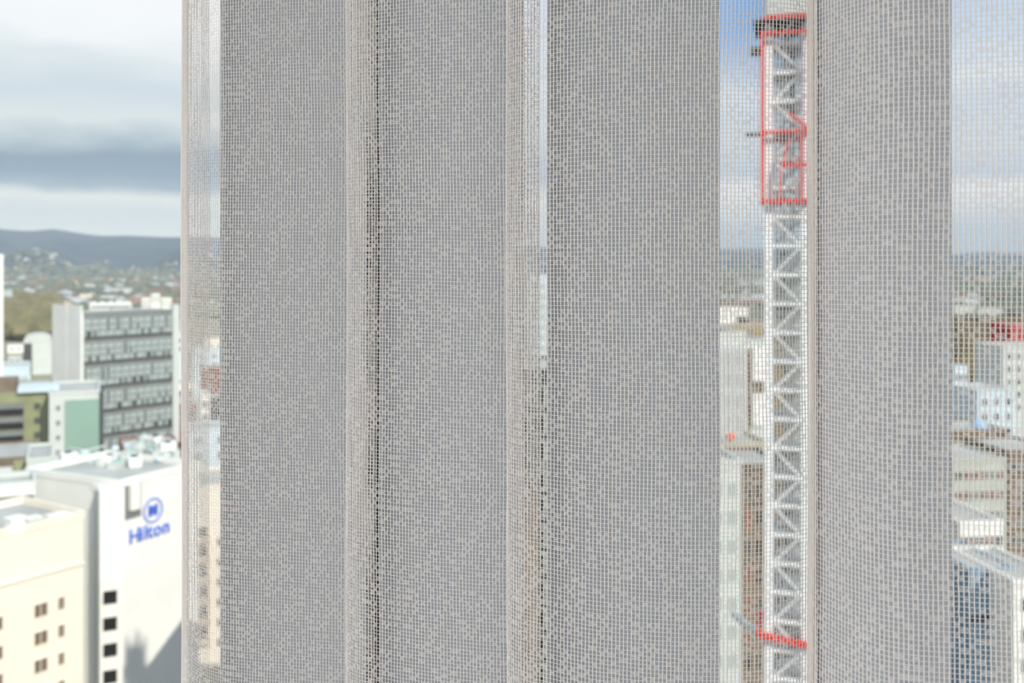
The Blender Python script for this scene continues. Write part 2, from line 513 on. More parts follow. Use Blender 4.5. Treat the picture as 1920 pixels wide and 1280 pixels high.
class Bld:
    """box building: corner A at column u, distance Yd; front face runs along direction D to column u1; body lies to the left of D"""
    def __init__(s, label, u, Yd, u1, vtop, D, depth, wall, roof=None, name='building', group=None, parapet=0.8, bottom=GZ, cat='building', end_wall=None):
        s.A = Vector(at(u, Yd)); s.D = D_(*D); s.r = None
        s.ztop = (V0 - vtop) / F * Yd
        s.w = s.along(u1); s.depth = depth; s.h = s.ztop - bottom; s.bottom = bottom
        s.rz = math.atan2(s.D.y, s.D.x)
        s.root = thing(name, label, cat, (s.A.x, s.A.y, bottom), s.rz, group)
        b = MB().box(0, s.w, 0, depth, 0, s.h)
        b.build('walls', wall, s.root)
        p = parapet; r = MB()
        r.box(0.3, s.w - 0.3, 0.3, depth - 0.3, s.h, s.h + 0.15, 0)
        if p:
            r.box(-0.1, s.w + 0.1, -0.1, 0.3, s.h, s.h + p, 1); r.box(-0.1, s.w + 0.1, depth - 0.3, depth + 0.1, s.h, s.h + p, 1)
            r.box(-0.1, 0.3, 0.3, depth - 0.3, s.h, s.h + p, 1); r.box(s.w - 0.3, s.w + 0.1, 0.3, depth - 0.3, s.h, s.h + p, 1)
        r.build('roof', [roof or m_roof, wall], s.root)
    def along(s, u):
        k = (u - U0) / F
        return (k * s.A.y - s.A.x) / (s.D.x - k * s.D.y)
    def dist(s, u):
        return s.A.y + s.D.y * s.along(u)
    def zl(s, u, v):
        return (V0 - v) / F * s.dist(u) - s.bottom
    def win_px(s, u, v, wp, hp, pane=None, frame=None):
        """window whose centre column is u, lower row v"""
        a, Yd = s.along(u), s.dist(u)
        a0, a1 = s.along(u - wp / 2), s.along(u + wp / 2)
        h = hp / F * Yd
        link('window', window_mesh(a1 - a0, h, pane, frame), s.root, (a, 0, s.zl(u, v)))
    def grid(s, cols, nrows, pitch, top, w, h, x0=None, x1=None, panes=None, frame=None, side=False):
        """rows of windows down from `top` m below the roof"""
        L_ = s.depth if side else s.w
        x0 = 0.04 * L_ if x0 is None else x0; x1 = 0.96 * L_ if x1 is None else x1
        for j in range(nrows):
            z = s.h - top - j * pitch - h
            if z < 1: break
            for i in range(cols):
                x = x0 + (i + 0.5) / cols * (x1 - x0)
                pn = random.choice(panes) if panes else None
                me = window_mesh(w, h, pn, frame)
                if side: link('window', me, s.root, (0, x, z), math.pi / 2 * -1)
                else: link('window', me, s.root, (x, 0, z))
    def part(s, name, m, x0, x1, y0, y1, z0, z1, parent=None):
        return MB().box(x0, x1, y0, y1, z0, z1).build(name, m, parent or s.root)


# ---- the slab block with the gridded front, behind the white hotel
g = Bld('grey slab block with rows of gridded windows and pale blank end wall', 155, 235, 331, 588, (.787, 1), 13.5, m_white, parapet=0)
zt = g.h
xw = g.along(321)
g.part('facade_panel', m_grey, 0.2, xw, -0.25, 0, 0, zt + 0.25)
g.part('end_pier', m_white2, xw, g.w + 0.3, -0.9, 0.3, 0, zt + 1.4)
g.part('end_pier', m_white, -0.4, 0, 0.1, 6.1, 0, zt + 1.9)
g.part('end_pier', m_white, -0.4, 0, 6.6, 13.5, 0, zt + 1.9)
bays = []
for _ in range(7):
    bm_ = MB(); bw = xw / 12 * 0.86
    for a_ in range(3):
        for b2_ in range(3):
            bm_.box(-bw / 2 + a_ * bw / 3 + .06, -bw / 2 + (a_ + 1) * bw / 3 - .06, -.05, .1, b2_ * 1.5 + .1, b2_ * 1.5 + 1.22, random.choice((0, 0, 0, 0, 0, 1, 2)))
    bm_.box(-bw / 2, -bw / 2 + .07, -.2, .1, 0, 4.5, 0)
    bays.append(bm_.mesh('window', [m_blind, m_dgrey, m_black]))
for j in range(7):
    z = zt - 1.0 - j * 5.85
    g.part('ledge', m_black, 0.2, xw, -0.6, -0.25, z - 5.0, z - 4.7)
    for i in range(12):
        link('window', random.choice(bays), g.root, ((i + 0.5) * xw / 12, -0.3, z - 4.6))

# ---- cream block, lower left
c = Bld('cream rendered block with small recessed windows in the lower left corner', -60, 100, 156, 1022, (.68, 1), 12, m_cream, parapet=0.9)
for v in (1155, 1207, 1259, 1311):
    c.win_px(76, v, 24, 24, m_brown, m_cream)
    c.win_px(114, v - 14, 11, 22, m_brown, m_cream)
for v in (1182, 1237, 1290):
    c.win_px(-8, v, 24, 24, m_brown, m_cream)
c.part('cornice', m_cream, -0.2, c.w + 0.1, -0.25, 0, c.h - 5.0, c.h - 4.8)

# ---- white hotel with sign
D1, D2 = (.5, 1), (-2, 1)
h = Bld('tall white hotel block with a blue sign and emblem near its roof', 222, 124, 372, 914, D1, 17, m_white, parapet=0.9)
ta0, ta1 = Vector(at(187, 122.0)), Vector(at(231, 123.2))
td = ta1 - ta0; tw_ = td.length
rel = ta0 - h.A
st = MB().box(0, tw_, 0, 4.0, 0, h.h - 0.2).build('stair_tower', m_white, h.root, False,
      (rel.dot(h.D), -rel.x * h.D.y + rel.y * h.D.x, 0), math.atan2(td.y, td.x) - h.rz)
# grey panel: shade of the recess beside the tower put into its colour
x0, x1 = h.along(234), h.along(264)
h.part('recess_shade', m_grey, x0, x1, -0.08, 0, h.h - 4.3, h.h + 0.4)
h.part('duct', m_white, h.along(241), h.along(257), -0.6, 0, h.h - 3.2, h.h + 0.6)
for v in (1130, 1180, 1229, 1279, 1330):
    Yd = 122.4
    wm = window_mesh(1.35, 1.35, m_black, m_black)
    w_o = link('window', wm, st, None)
    zc = (V0 - v) / F * Yd - GZ
    w_o.location = (tw_ * .44, 0, zc)
# lettering and emblem on the right-hand wall
def text_mesh(body, size, depth):
    cu = bpy.data.curves.new('sign_letter', 'FONT'); cu.body = body; cu.size = size; cu.extrude = depth; cu.align_x = 'CENTER'
    cu.offset = 0.035
    o = bpy.data.objects.new('tmp', cu); COL.objects.link(o)
    dg = bpy.context.evaluated_depsgraph_get(); dg.update()
    me = bpy.data.meshes.new_from_object(o.evaluated_get(dg))
    bpy.data.objects.remove(o)
    me.materials.clear(); me.materials.append(m_signb)
    return me
xs = [h.along(u) for u in (251, 264, 272, 280, 294, 310)]
zb = h.zl(284, 1006)
sg = link('sign', None, h.root, (h.along(284), -0.16, zb))
sg['label'] = 'blue hotel lettering and round emblem'
for ch, x in zip('Hilton', xs):
    o = link('letter', text_mesh(ch, 2.55, 0.06), sg, (x - h.along(284), 0, 0)); o.rotation_euler = (math.pi / 2, 0, 0); o.scale = (1.0, 1.0, 1)
em = MB()
n = 40
def ring(r0, r1, a0=0.0, a1=2 * math.pi, cx=0, cz=0, y=0.0):
    vs = []; k = 36
    for i in range(k + 1):
        a = a0 + (a1 - a0) * i / k
        vs += [(cx + r0 * math.cos(a), y, cz + r0 * math.sin(a)), (cx + r1 * math.cos(a), y, cz + r1 * math.sin(a)),
               (cx + r0 * math.cos(a), y + 0.1, cz + r0 * math.sin(a)), (cx + r1 * math.cos(a), y + 0.1, cz + r1 * math.sin(a))]
    fs = []
    for i in range(k):
        a, b = 4 * i, 4 * i + 4
        fs += [(a, a + 1, b + 1, b), (a + 1, a + 3, b + 3, b + 1), (a, b, b + 2, a + 2), (a + 2, b + 2, b + 3, a + 3)]
    em.add(vs, fs)
ring(1.42, 1.60); ring(0.02, 0.62)
em.box(-0.75, -0.4, 0, 0.1, -0.75, 0.75); em.box(0.4, 0.75, 0, 0.1, -0.75, 0.75); em.box(-0.75, 0.75, 0, 0.1, -0.16, 0.16)
em.build('emblem', m_signb, sg, False, (h.along(286) - h.along(284), 0, h.zl(286, 956) - zb))

# the hotel's white wing facing left
A = Vector(at(66, 134)); Bc = Vector(at(189, 125))
Dw = (Bc - A).normalized(); wl = (Bc - A).length
hh = (V0 - 914) / F * 127.5 - GZ
rel = A - h.A
wpos = (rel.dot(h.D), -rel.x * h.D.y + rel.y * h.D.x, 0); wrz = math.atan2(Dw.y, Dw.x) - h.rz
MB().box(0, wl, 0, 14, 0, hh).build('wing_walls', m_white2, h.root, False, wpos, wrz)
rm = MB(); rm.box(0.3, wl, 0.3, 13.7, hh, hh + .15, 0); rm.box(-.1, wl, -.1, .3, hh, hh + .8, 1); rm.box(-.1, .3, .3, 13.7, hh, hh + .8, 1)
rm.build('wing_roof', [m_roof, m_white], h.root, False, wpos, wrz)

# ---- rooftop plant on the hotel
plant_spots = [(205, 138, 0), (232, 141, 1), (240, 149, 2), (262, 146, 1), (283, 145, 3), (298, 139, 2), (315, 147, 0), (330, 142, 1), (216, 147, 2),
               (252, 136, 0), (306, 150, 3), (170, 139, 2), (150, 141, 1), (128, 143, 0), (182, 146, 3), (112, 138, 1), (98, 140, 2), (325, 152, 2), (270, 152, 1), (222, 136, 3), (292, 152, 0), (190, 137, 1), (140, 146, 3), (160, 147, 2), (312, 140, 1), (246, 143, 3)]
plant_spots.sort()
ORD = 'first second third fourth fifth sixth seventh eighth ninth tenth'.split()
kind_n = {}
protos = []
def plant_unit(kind):
    if kind == 0:
        b = MB().box(-1.6, 1.6, -1.1, 1.1, 0.3, 1.9); b.box(-1.3, -1.0, -1, 1, 0, .3); b.box(1.0, 1.3, -1, 1, 0, .3)
        lab, cat, nm = 'boxy white air handling unit on the hotel roof', 'air conditioner', 'air_handling_unit'; fan = MB().cyl(0, 0, 1.9, 2.2, .7)
    elif kind == 1:
        b = MB().cyl(0, 0, 0, 1.6, 1.0); b.cyl(0, 0, 1.6, 1.9, 1.0, .3)
        lab, cat, nm = 'upright white water tank on the hotel roof', 'water tank', 'water_tank'; fan = MB().cyl(0, 0, 1.9, 2.3, .18)
    elif kind == 2:
        b = MB().cyl(0, 0, 0, 0.5, .25); b.dome(0, 0, .5, .95, .9)
        lab, cat, nm = 'white domed vent on a short neck on the hotel roof', 'roof vent', 'roof_vent'; fan = MB().cyl(0, 0, 1.35, 1.6, .12)
    else:
        b = MB().box(-2.6, 2.6, -.8, .8, 0, .9); b.beam((-2.4, 0, .9), (-2.4, 0, 2.2), .3); b.beam((2.4, 0, .9), (2.4, 0, 2.2), .3); b.beam((-2.5, 0, 2.2), (2.5, 0, 2.2), .35)
        lab, cat, nm = 'long pale duct frame lying on the hotel roof', 'duct', 'roof_duct'; fan = MB().box(-.5, .5, -.5, .5, .9, 1.3)
    return b, fan, lab, cat, nm
cache = {}
for i, (u, Yd, k) in enumerate(plant_spots):
    x, y = at(u, Yd)
    zr0 = (h.bottom + h.h + 0.15) if u > 200 else (GZ + hh + 0.15)
    if k not in cache:
        b, fan, lab, cat, nm = plant_unit(k)
        cache[k] = (b.mesh(nm, [m_wht, m_white2, m_bluew, m_white2][k]), fan.mesh('cap', m_teal if k % 2 else m_dgrey), lab, cat, nm)
    me, fm, lab, cat, nm = cache[k]
    kind_n[k] = kind_n.get(k, 0) + 1
    r = thing(nm, lab + ', ' + ORD[kind_n[k] - 1] + ' from the left', cat, (x, y, zr0), random.uniform(0, 3), 'rooftop plant of the hotel: ' + nm.replace('_', ' '))
    r.scale = (random.uniform(.6, .85),) * 3
    link('casing', me, r); link('cap', fm, r)

# ---- left: olive block, green-glass block and lower neighbours
b = Bld('olive block with dark striped left half and pale blue roof slab', -45, 196, 91, 742, (1, .42), 22, m_olive, parapet=0.3)
xs0 = b.along(44)
for j in range(9):
    z = b.h - 1.8 - j * 2.7
    b.part('balcony_band', m_grey, -0.2, xs0, -1.0, 0, z - 1.0, z)
    b.part('window_band', m_black, 0, xs0, -0.15, 0, z - 2.5, z - 1.1)
b.grid(1, 8, 2.9, 2.0, 1.1, 1.3, xs0 + 1.0, xs0 + 4.0, [m_dgrey], m_olive)
b.part('roof_slab', m_bluew, xs0 - 1, b.w + 2.0, -1.2, 6, b.h + 0.3, b.h + 1.4)
b.part('plant_room', m_brown, -2, xs0 - 1.5, 2, 10, b.h + 0.15, b.h + 2.6)
b = Bld('pale block with a tall sea-green glass front beside the olive block', 92, 194, 187, 740, (1, .42), 18, m_white2, parapet=0.6)
xg = b.along(122)
b.part('glass_front', m_green, xg, b.w - 0.1, -0.3, 0, 0, b.h - 1.2)
b.part('side_pier', m_dgrey, b.w, b.w + 0.7, -0.5, 6, 0, b.h + 0.2)
b.grid(1, 7, 2.9, 2.2, 0.7, 0.9, 0.8, 2.4, [m_grey], m_white2)
b = Bld('dark olive balcony block just above the cream block', -30, 162, 56, 866, (1, .4), 16, m_brown, parapet=0.5)
for j in range(4):
    b.part('balcony_band', m_white2, -.2, b.along(24), -.9, 0, b.h - 2.0 - 2.9 * j, b.h - 1.0 - 2.9 * j)
b.part('corner_pier', m_olive, b.along(26), b.w, -.4, 0, 0, b.h)
b = Bld('small pale grey annex between the olive block and the white hotel', 50, 160, 98, 866, (1, .45), 14, m_white2, parapet=0.6)
b = Bld('white rooftop pavilion with teal glazing behind the cream block', -40, 120, 66, 922, (1, .5), 7, m_white2, parapet=0.8)
b.part('glazing', m_teal, b.along(2), b.along(32), -.15, 0, b.h - 4.5, b.h - 1.6)
b.part('glazing', m_teal, b.along(40), b.along(62), -.15, 0, b.h - 5.0, b.h - 0.6)
b.part('canopy', m_white, 0, b.w, -1.5, 0, b.h - .6, b.h - .2)
# things on the cream roof
crz = c.bottom + c.h + .15
for (u, Yd, sx, sy, sz, nm, lab, m) in ((108, 108.5, 2.2, 1.2, .9, 'roof_hatch', 'low pale hatch on the cream block roof, near its right corner', m_white),
                                        (60, 106, 1.5, 1.0, 1.2, 'skylight', 'teal skylight box on the cream block roof', m_teal),
                                        (28, 104.5, 1.6, 1.2, 1.6, 'air_handling_unit', 'white air unit on the cream block roof, left of the teal skylight', m_wht)):
    x, y = at(u, Yd)
    r = thing(nm, lab, 'roof equipment', (x, y, crz), c.rz)
    MB().box(-sx / 2, sx / 2, -sy / 2, sy / 2, 0, sz * .8).build('casing', m, r)
    MB().box(-sx / 2 - .1, sx / 2 + .1, -sy / 2 - .1, sy / 2 + .1, sz * .8, sz).build('lid', m_white, r)
b = Bld('red-brown brick block at the foot of the grey slab block', 235, 190, 345, 858, (.9, .42), 20, m_brick, parapet=.5)
b.grid(8, 3, 3.2, 1.6, 1.0, 1.4)
b = Bld('slim white tower cut by the left edge of the picture', -60, 255, 6, 484, (1, .55), 12, m_white, parapet=1.0)
b.grid(3, 25, 3.4, 2.0, .8, 1.6)
b = Bld('white box block left of the grey slab block', -30, 296, 57, 690, (1, .5), 14, m_bluew, parapet=.4)
b.grid(6, 4, 3.4, 3.0, 1.4, 1.2, panes=[m_blind])
b = Bld('white hall with a dark left corner, beside the pale end wall', 44, 700, 97, 640, (1, .46), 40, m_white2, parapet=0)
b.part('dark_bay', m_dgrey, 0, b.along(60), -.8, 0, 0, b.h - 1.5)  # dark grey box across the hall's left corner
vlt = MB()
k = 12; w_, d_ = b.w, 40
vs = []
for i in range(k + 1):
    a = math.pi * i / k
    for y_ in (0, d_): vs.append((w_ / 2 - w_ / 2 * math.cos(a), y_, b.h + .15 + 3.6 * math.sin(a)))
vlt.add(vs, [(2 * i, 2 * i + 1, 2 * i + 3, 2 * i + 2) for i in range(k)] + [tuple(range(0, 2 * k + 2, 2)), tuple(range(1, 2 * k + 2, 2))])
vlt.build('vaulted_roof', m_white2, b.root)
for (u0, u1, vt, Yd, m, lab) in ((14, 44, 648, 868, m_white, 'long low white shed roof in front of the white hall'),
                                 (16, 40, 670, 770, m_white2, 'second low white shed nearer the white box block'),
                                 (331, 352, 626, 420, m_bluew, 'pale blue block showing right of the grey slab block'),
                                 (328, 360, 722, 330, m_cream, 'low cream block at the right foot of the grey slab block'),
                                 (326, 370, 760, 300, m_brick, 'brick block below the low cream block'),
                                 (8, 22, 545, 1660, m_bluew, 'narrow pale tower in the distant trees at left'),
                                 (24, 55, 556, 1820, m_white, 'stepped white block in the distant trees at left'),
                                 (106, 135, 566, 1500, m_tan, 'tan rooftop block just above the pale end wall'),
                                 (150, 172, 552, 1950, m_cream, 'cream block on the plain left of the long white stand')):
    b = Bld(lab, u0, Yd, u1, vt, (1, .46), 16, m, parapet=.4)
    b.grid(max(2, int(b.w / 6)), 2, 3.5, 2.0, 2.4, 1.6)
# long white stand with vaulted roofs
r0 = at(170, 900)
b = Bld('long low white stand with vaulted roofs out on the plain', 168, 1400, 247, 572, (1, .42), 20, m_white, parapet=0, name='grandstand')
n = 5
for i in range(n):
    v_ = MB(); k = 8; vs = []
    wdt = b.w / n
    for q in range(k + 1):
        a = math.pi * q / k
        for y_ in (0, 20): vs.append((i * wdt + wdt / 2 - wdt / 2 * math.cos(a), y_, b.h + .2 + 4.0 * math.sin(a)))
    v_.add(vs, [(2 * q, 2 * q + 1, 2 * q + 3, 2 * q + 2) for q in range(k)] + [tuple(range(0, 2 * k + 2, 2)), tuple(range(1, 2 * k + 2, 2))])
    v_.build('vault', m_wht, b.root)
b.grid(8, 1, 3, 1.5, 6, 3, panes=[m_grey])
for (u0, u1, vt, Yd) in ((266, 282, 560, 1000), (284, 300, 552, 1080), (303, 322, 560, 1040)):
    lab = {266: 'leftmost of the three white blocks above the grey slab block roof', 284: 'middle and tallest of the three white blocks above the grey slab block roof',
           303: 'rightmost of the three white blocks above the grey slab block roof'}[u0]
    b = Bld(lab, u0, Yd, u1, vt, (1, .42), 20, m_white, parapet=.5); b.grid(3, 2, 4, 2, 1.6, 1.6)

# ---- building seen through the first see-through strip of fabric
b = Bld('tan block with stacked balconies seen through the left fold of fabric', 345, 152, 560, 920, (1, .35), 14, m_cream, parapet=.6)
for j in range(6):
    z = b.h - 8.0 - j * 3.1
    for i in range(4):
        x = 1.2 + i * 4.2
        s_ = b.part('balcony', m_tan, x - .2, x + 2.6, -1.3, 0, z, z + .25)
        MB().box(x - .2, x + 2.6, -1.3, -1.2, z + .25, z + 1.1).build('railing', m_tan, s_)
        link('window', window_mesh(2.0, 1.9, m_black, m_tan), b.root, (x + 1.2, 0, z + .3))

for (u0, u1, vt, Yd, m, lab) in ((384, 440, 638, 420, m_cream, 'pale tan block highest in the first see-through strip'),
                                 (362, 440, 657, 380, m_bluew, 'pale blue block under the pale tan one in the first see-through strip'),
                                 (378, 440, 692, 330, m_brick, 'terracotta brick block in the first see-through strip'),
                                 (376, 393, 742, 262, m_white, 'slim white tower in the first see-through strip'),
                                 (393, 440, 748, 268, m_dgrey, 'dark grey block right beside the slim white tower'),
                                 (346, 440, 808, 215, m_bluew, 'pale blue flat roofed block above the tan balcony block')):
    b = Bld(lab, u0, Yd, u1, vt, (1, .35), 10, m, parapet=.4)
    b.grid(max(1, int(b.w / 4)), 4, 3.3, 1.6, 1.4, 1.4, panes=[m_grey])
# ---- towers behind the fabric
b = Bld('dark glass tower glimpsed through the narrow slit of the third fold', 985, 118, 1180, 702, (1, .2), 16, m_dgrey, parapet=.6)
b.grid(6, 12, 3.3, 1.5, 1.6, 2.2)
b = Bld('pale tower standing behind the dark glass tower', 990, 330, 1060, 520, (1, .1), 16, m_bluew, parapet=.8)
b.grid(4, 18, 3.4, 2, 1.6, 1.8, panes=[m_blind])
# ---- right: between the third and fourth folds
b = Bld('white finned block left of the crane mast', 1336, 150, 1398, 632, (1, .12), 14, m_white2, parapet=.8)
for i in range(7):
    x = (i + .5) / 7 * b.w
    b.part('fin', m_wht, x - .12, x + .12, -.9, 0, 2, b.h - 1.2)
b.grid(3, 5, 3.2, 2.4, .9, 1.9)
b = Bld('narrow white panelled block close beside the crane mast', 1396, 156, 1440, 642, (1, .1), 12, m_white2, parapet=.5)
b.part('dark_recess', m_brown, 0, .9, -.2, 0, b.h - 15, b.h - 1)
b.part('panel', m_white, 1.2, 3.1, -.5, 0, b.h - 6, b.h - .6); b.part('panel', m_white, 1.2, 3.1, -.5, 0, b.h - 13, b.h - 8)
b.part('panel_gap', m_brown, 1.2, 3.1, -.12, 0, b.h - 8, b.h - 6)
b = Bld('beige low roof deck under the white finned block', 1340, 140, 1440, 838, (1, .1), 10, mat('beige_deck', (186, 180, 158), .9, .15, .3), parapet=.7)
x, y = at(1370, 143)
r = thing('beacon', 'round orange warning beacon on the beige roof deck', 'warning light', (x, y, b.bottom + b.h + .15))
MB().cyl(0, 0, 0, .8, .12).build('post', m_dgrey, r); MB().dome(0, 0, .8, .72, .55).dome(0, 0, .8, .72, -.55).build('lens', m_orange, r, True)
b = Bld('pale grey tower in the lower strip left of the crane', 1330, 108, 1390, 872, (1, .1), 10, m_white2, parapet=.6)
b.grid(2, 14, 3.1, 2, .7, 1.3, panes=[m_blind])
b = Bld('brown shuttered block directly left of the lower crane mast', 1391, 112, 1470, 878, (1, .05), 10, m_brown, parapet=.5)
b.grid(4, 10, 3.2, 1.5, .8, 2.0, panes=[m_dgrey, m_brick, m_black], frame=m_tan)
for (u0, u1, vt, Yd, m, lab) in ((1340, 1402, 578, 700, m_white, 'low white roofline above the finned block'),
                                 (1400, 1440, 598, 500, m_brown, 'brown block between the low white roofline and the crane'),
                                 (1345, 1470, 612, 420, mat('ochre_render', (160, 140, 98), .9, .2, .2), 'ochre block just above the white finned block')):
    b = Bld(lab, u0, Yd, u1, vt, (1, .1), 16, m, parapet=.4); b.grid(5, 2, 3.4, 1.6, 1.6, 1.6)

# ---- far right
R_ = [(1790, 1830, 574, 1300, m_white2, 'distant pale row block at the right, left end', 3),
      (1835, 1880, 580, 1200, m_white2, 'distant pale row block at the right, under the hills', 3),
      (1895, 1990, 612, 330, m_redp if False else mat('red_render', (176, 60, 58), .9, .1, .3), 'red block high at the right edge', 2),
      (1880, 1990, 652, 250, m_white2, 'grey-white block below the red block at the right edge', 5),
      (1790, 1814, 690, 230, m_bluew, 'small pale blue block just right of the fourth vane edge', 3),
      (1832, 1905, 735, 215, m_bluew, 'pale blue stepped block in the middle right', 5),
      (1780, 1890, 812, 180, m_brown, 'dark brown roofed block with a pale blue dome', 3),
      (1785, 1886, 866, 150, mat('greenish_render', (176, 182, 170), .9, .1, .3), 'greenish white office block in the lower right', 7),
      (1800, 1880, 985, 128, m_white, 'short white block below the greenish white office', 2),
      (1780, 1819, 1064, 112, m_brick, 'red-brown brick block at lower right, hard by the vane edge', 8),
      (1900, 1990, 1095, 104, m_white, 'white block in the lower right corner', 6),
      (1889, 1990, 850, 160, m_brown, 'brown block in place of trees at the right edge beside the greenish white office block', 6)]  # brown box block put where green and brown trees stand
for (u0, u1, vt, Yd, m, lab, nr) in R_:
    b = Bld(lab, u0, Yd, u1, vt, (1, .12), 12, m, parapet=.5)
    if 'office' in lab: b.grid(6, nr, 3.0, 1.5, 1.0, 1.2, panes=[m_grey, m_dgrey, m_brick])
    else: b.grid(max(2, int(b.w / 2.6)), nr, 3.2, 1.5, 1.0, 1.3, panes=[m_grey, m_dgrey, m_black])
    if 'dome' in lab:
        MB().dome(b.along(1860), 4, b.h + .15, 1.5, 1.6).build('dome', mat('sky_blue_paint', (150, 190, 226), .5), b.root, True)
b = Bld('blue glass block with a dark floor band in the lower right', 1819, 108, 1900, 1070, (1, .12), 10, m_blue, parapet=.3)
b.part('floor_band', m_black, -.05, b.w + .05, -.25, 0, b.h - 5.4, b.h - 4.9)
for i in range(8):
    x = i / 7 * (b.w - .1)
    b.part('mullion', m_bluew, x, x + .1, -.18, 0, b.h - 14, b.h - .1)

# ---- unseen brown block added to cast the shadow on the hotel wall's foot
b = Bld('unseen brown block added behind the first and second vanes, shading the foot of the white hotel', 615, 84, 1010, 950, (1, .12), 14, m_brown, parapet=.6)
b.part('plant_room', m_brown, 3.0, 5.2, 3, 6, b.h, b.h + 3.4)
b.part('chimney', m_brown, 7.6, 8.3, 3, 3.7, b.h, b.h + 6)
b.grid(6, 8, 3.3, 2, 1.2, 1.4)

# ================================================================== tower crane
CY = 45.0
cxl, cxr = at(1434, CY)[0], at(1515, CY)[0]
cw = cxr - cxl
crane = thing('tower_crane', 'white lattice crane mast with a red climbing frame near its top', 'crane', (cxl, CY, GZ), -0.27)
zf = lambda v: (V0 - v) / F * CY - GZ
top_z = zf(-120)
legs = [(0.17, 0), (cw - 0.17, 0), (0.17, cw), (cw - 0.17, cw)]
for (lx, ly) in legs:
    MB().box(lx - .19, lx + .19, ly, ly + .3, 0, top_z).build('mast_leg', m_wht, crane)
pitch = 54.0 / F * CY
nb = int(top_z / pitch)
for face in range(4):
    b1 = MB(); b2 = MB()
    P0, P1 = [((.35, .1), (cw - .35, .1)), ((cw - .17, .3), (cw - .17, cw)), ((cw - .35, cw + .1), (.35, cw + .1)), ((.17, cw), (.17, .3))][face]
    for j in range(nb):
        z = j * pitch
        b1.beam((P0[0], P0[1], z), (P1[0], P1[1], z), .16)
        if j % 2: b2.beam((P0[0], P0[1], z), (P1[0], P1[1], z + pitch), .09)
        else: b2.beam((P1[0], P1[1], z), (P0[0], P0[1], z + pitch), .09)
    b1.build('cross_members', m_wht, crane); b2.build('diagonal_bracing', m_wht, crane)
ld = MB()
for x_ in (cw * .42, cw * .62): ld.beam((x_, cw * .55, 0), (x_, cw * .55, top_z), .05)
for j in range(int(top_z / .6)): ld.beam((cw * .42, cw * .55, j * .6), (cw * .62, cw * .55, j * .6), .04)
ld.build('ladder', m_grey, crane)
m_lgrey = mat('galvanised_steel', (176, 182, 184), .6, .1, 2.0)
for j in range(nb):
    q = MB(); z = j * pitch
    q.box(.35, cw - .35, .5, cw - .1, z + .05, z + .11)
    for k_ in range(6): q.beam((.45 + k_ * (cw - .9) / 5, cw - .2, z), (.45 + k_ * (cw - .9) / 5, cw - .2, z + pitch), .07)
    for k_ in range(3): q.beam((.4, cw - .25, z + (k_ + 1) * pitch / 4), (cw - .4, cw - .25, z + (k_ + 1) * pitch / 4), .06)
    q.build('rest_platform', m_lgrey, crane)
cage = link('climbing_frame', None, crane, (0, 0, 0)); cage['label'] = 'red climbing frame around the upper mast'
zb_, zt_ = zf(380), zf(62)
x0, x1, y0, y1 = -.10, cw + .0, -.35, cw + .65
for (x_, y_) in ((x0, y0), (x1, y0), (x0, y1), (x1, y1)):
    MB().box(x_ - .08, x_ + .08, y_ - .08, y_ + .08, zb_, zt_).build('frame_post', m_redp, cage)
for v in (378, 312, 250, 66, 38):
    z = zf(v); r = MB()
    for (a, b_) in (((x0, y0), (x1, y0)), ((x1, y0), (x1, y1)), ((x1, y1), (x0, y1)), ((x0, y1), (x0, y0))):
        r.beam((a[0], a[1], z), (b_[0], b_[1], z), .18 if v in (378, 38) else .14)
    if v != 312: r.build('frame_ring', m_redp, cage)
    else:
        MB().beam((cw * .35, y0, z), (x1, y0, z), .16).build('frame_ring', m_redp, cage)
br = MB()
br.beam((x1, y0, zf(250)), (cw * .55, y0, zf(215)), .14); br.beam((cw * .4, y0, zf(312)), (cw * .55, y0, zf(262)), .1); br.beam((cw * .8, y0, zf(250)), (cw * .8, y0, zf(312)), .1)
br.beam((cw * .35, y0, zf(372)), (cw * .35, y0, zf(320)), .1); br.beam((cw * .8, y0, zf(372)), (cw * .8, y0, zf(320)), .1)
br.build('frame_brace', m_redp, cage)
MB().box(-.5, cw + .3, -.6, cw + .9, zf(46), zf(42)).build('walkway', m_dgrey, cage)
MB().box(-.62, -.1, -.4, .3, zf(102), zf(90)).build('bracket', m_dgrey, cage)
MB().box(-.85, .1, -.4, .5, zf(253), zf(249)).build('walkway', m_grey, cage)
hy = MB(); hy.cyl(cw * .45, .2, zf(215), zf(60), .09, n=10); hy.cyl(cw * .62, .3, zf(240), zf(90), .12, n=10)
hy.build('hydraulic_ram', m_grey, cage)
cab = MB(); cab.box(.1, cw - .1, -.2, cw, zf(30), zf(-60)); cab.build('slewing_unit', m_white2, crane)
# red tie collar low on the mast
tie = MB()
zt2 = zf(1190)
tie.beam((-.28, -.25, zt2 + .1), (cw + .02, -.25, zt2 - .2), .24); tie.beam((cw + .02, -.25, zt2 - .2), (cw + .02, cw + .6, zt2 - .2), .24)
tie.beam((cw + .02, cw + .6, zt2 - .2), (-.28, cw + .6, zt2 + .1), .24); tie.beam((-.28, cw + .6, zt2 + .1), (-.28, -.25, zt2 + .1), .24)
tie.build('tie_collar', m_redp, crane)
ta = MB(); ta.beam((-.3, .4, zt2), (-1.6, 3.2, zt2 - .3), .22); ta.beam((-.3, .9, zt2 - .5), (-1.6, 3.2, zt2 - .3), .18)
ta.build('tie_arm', m_white2, crane)

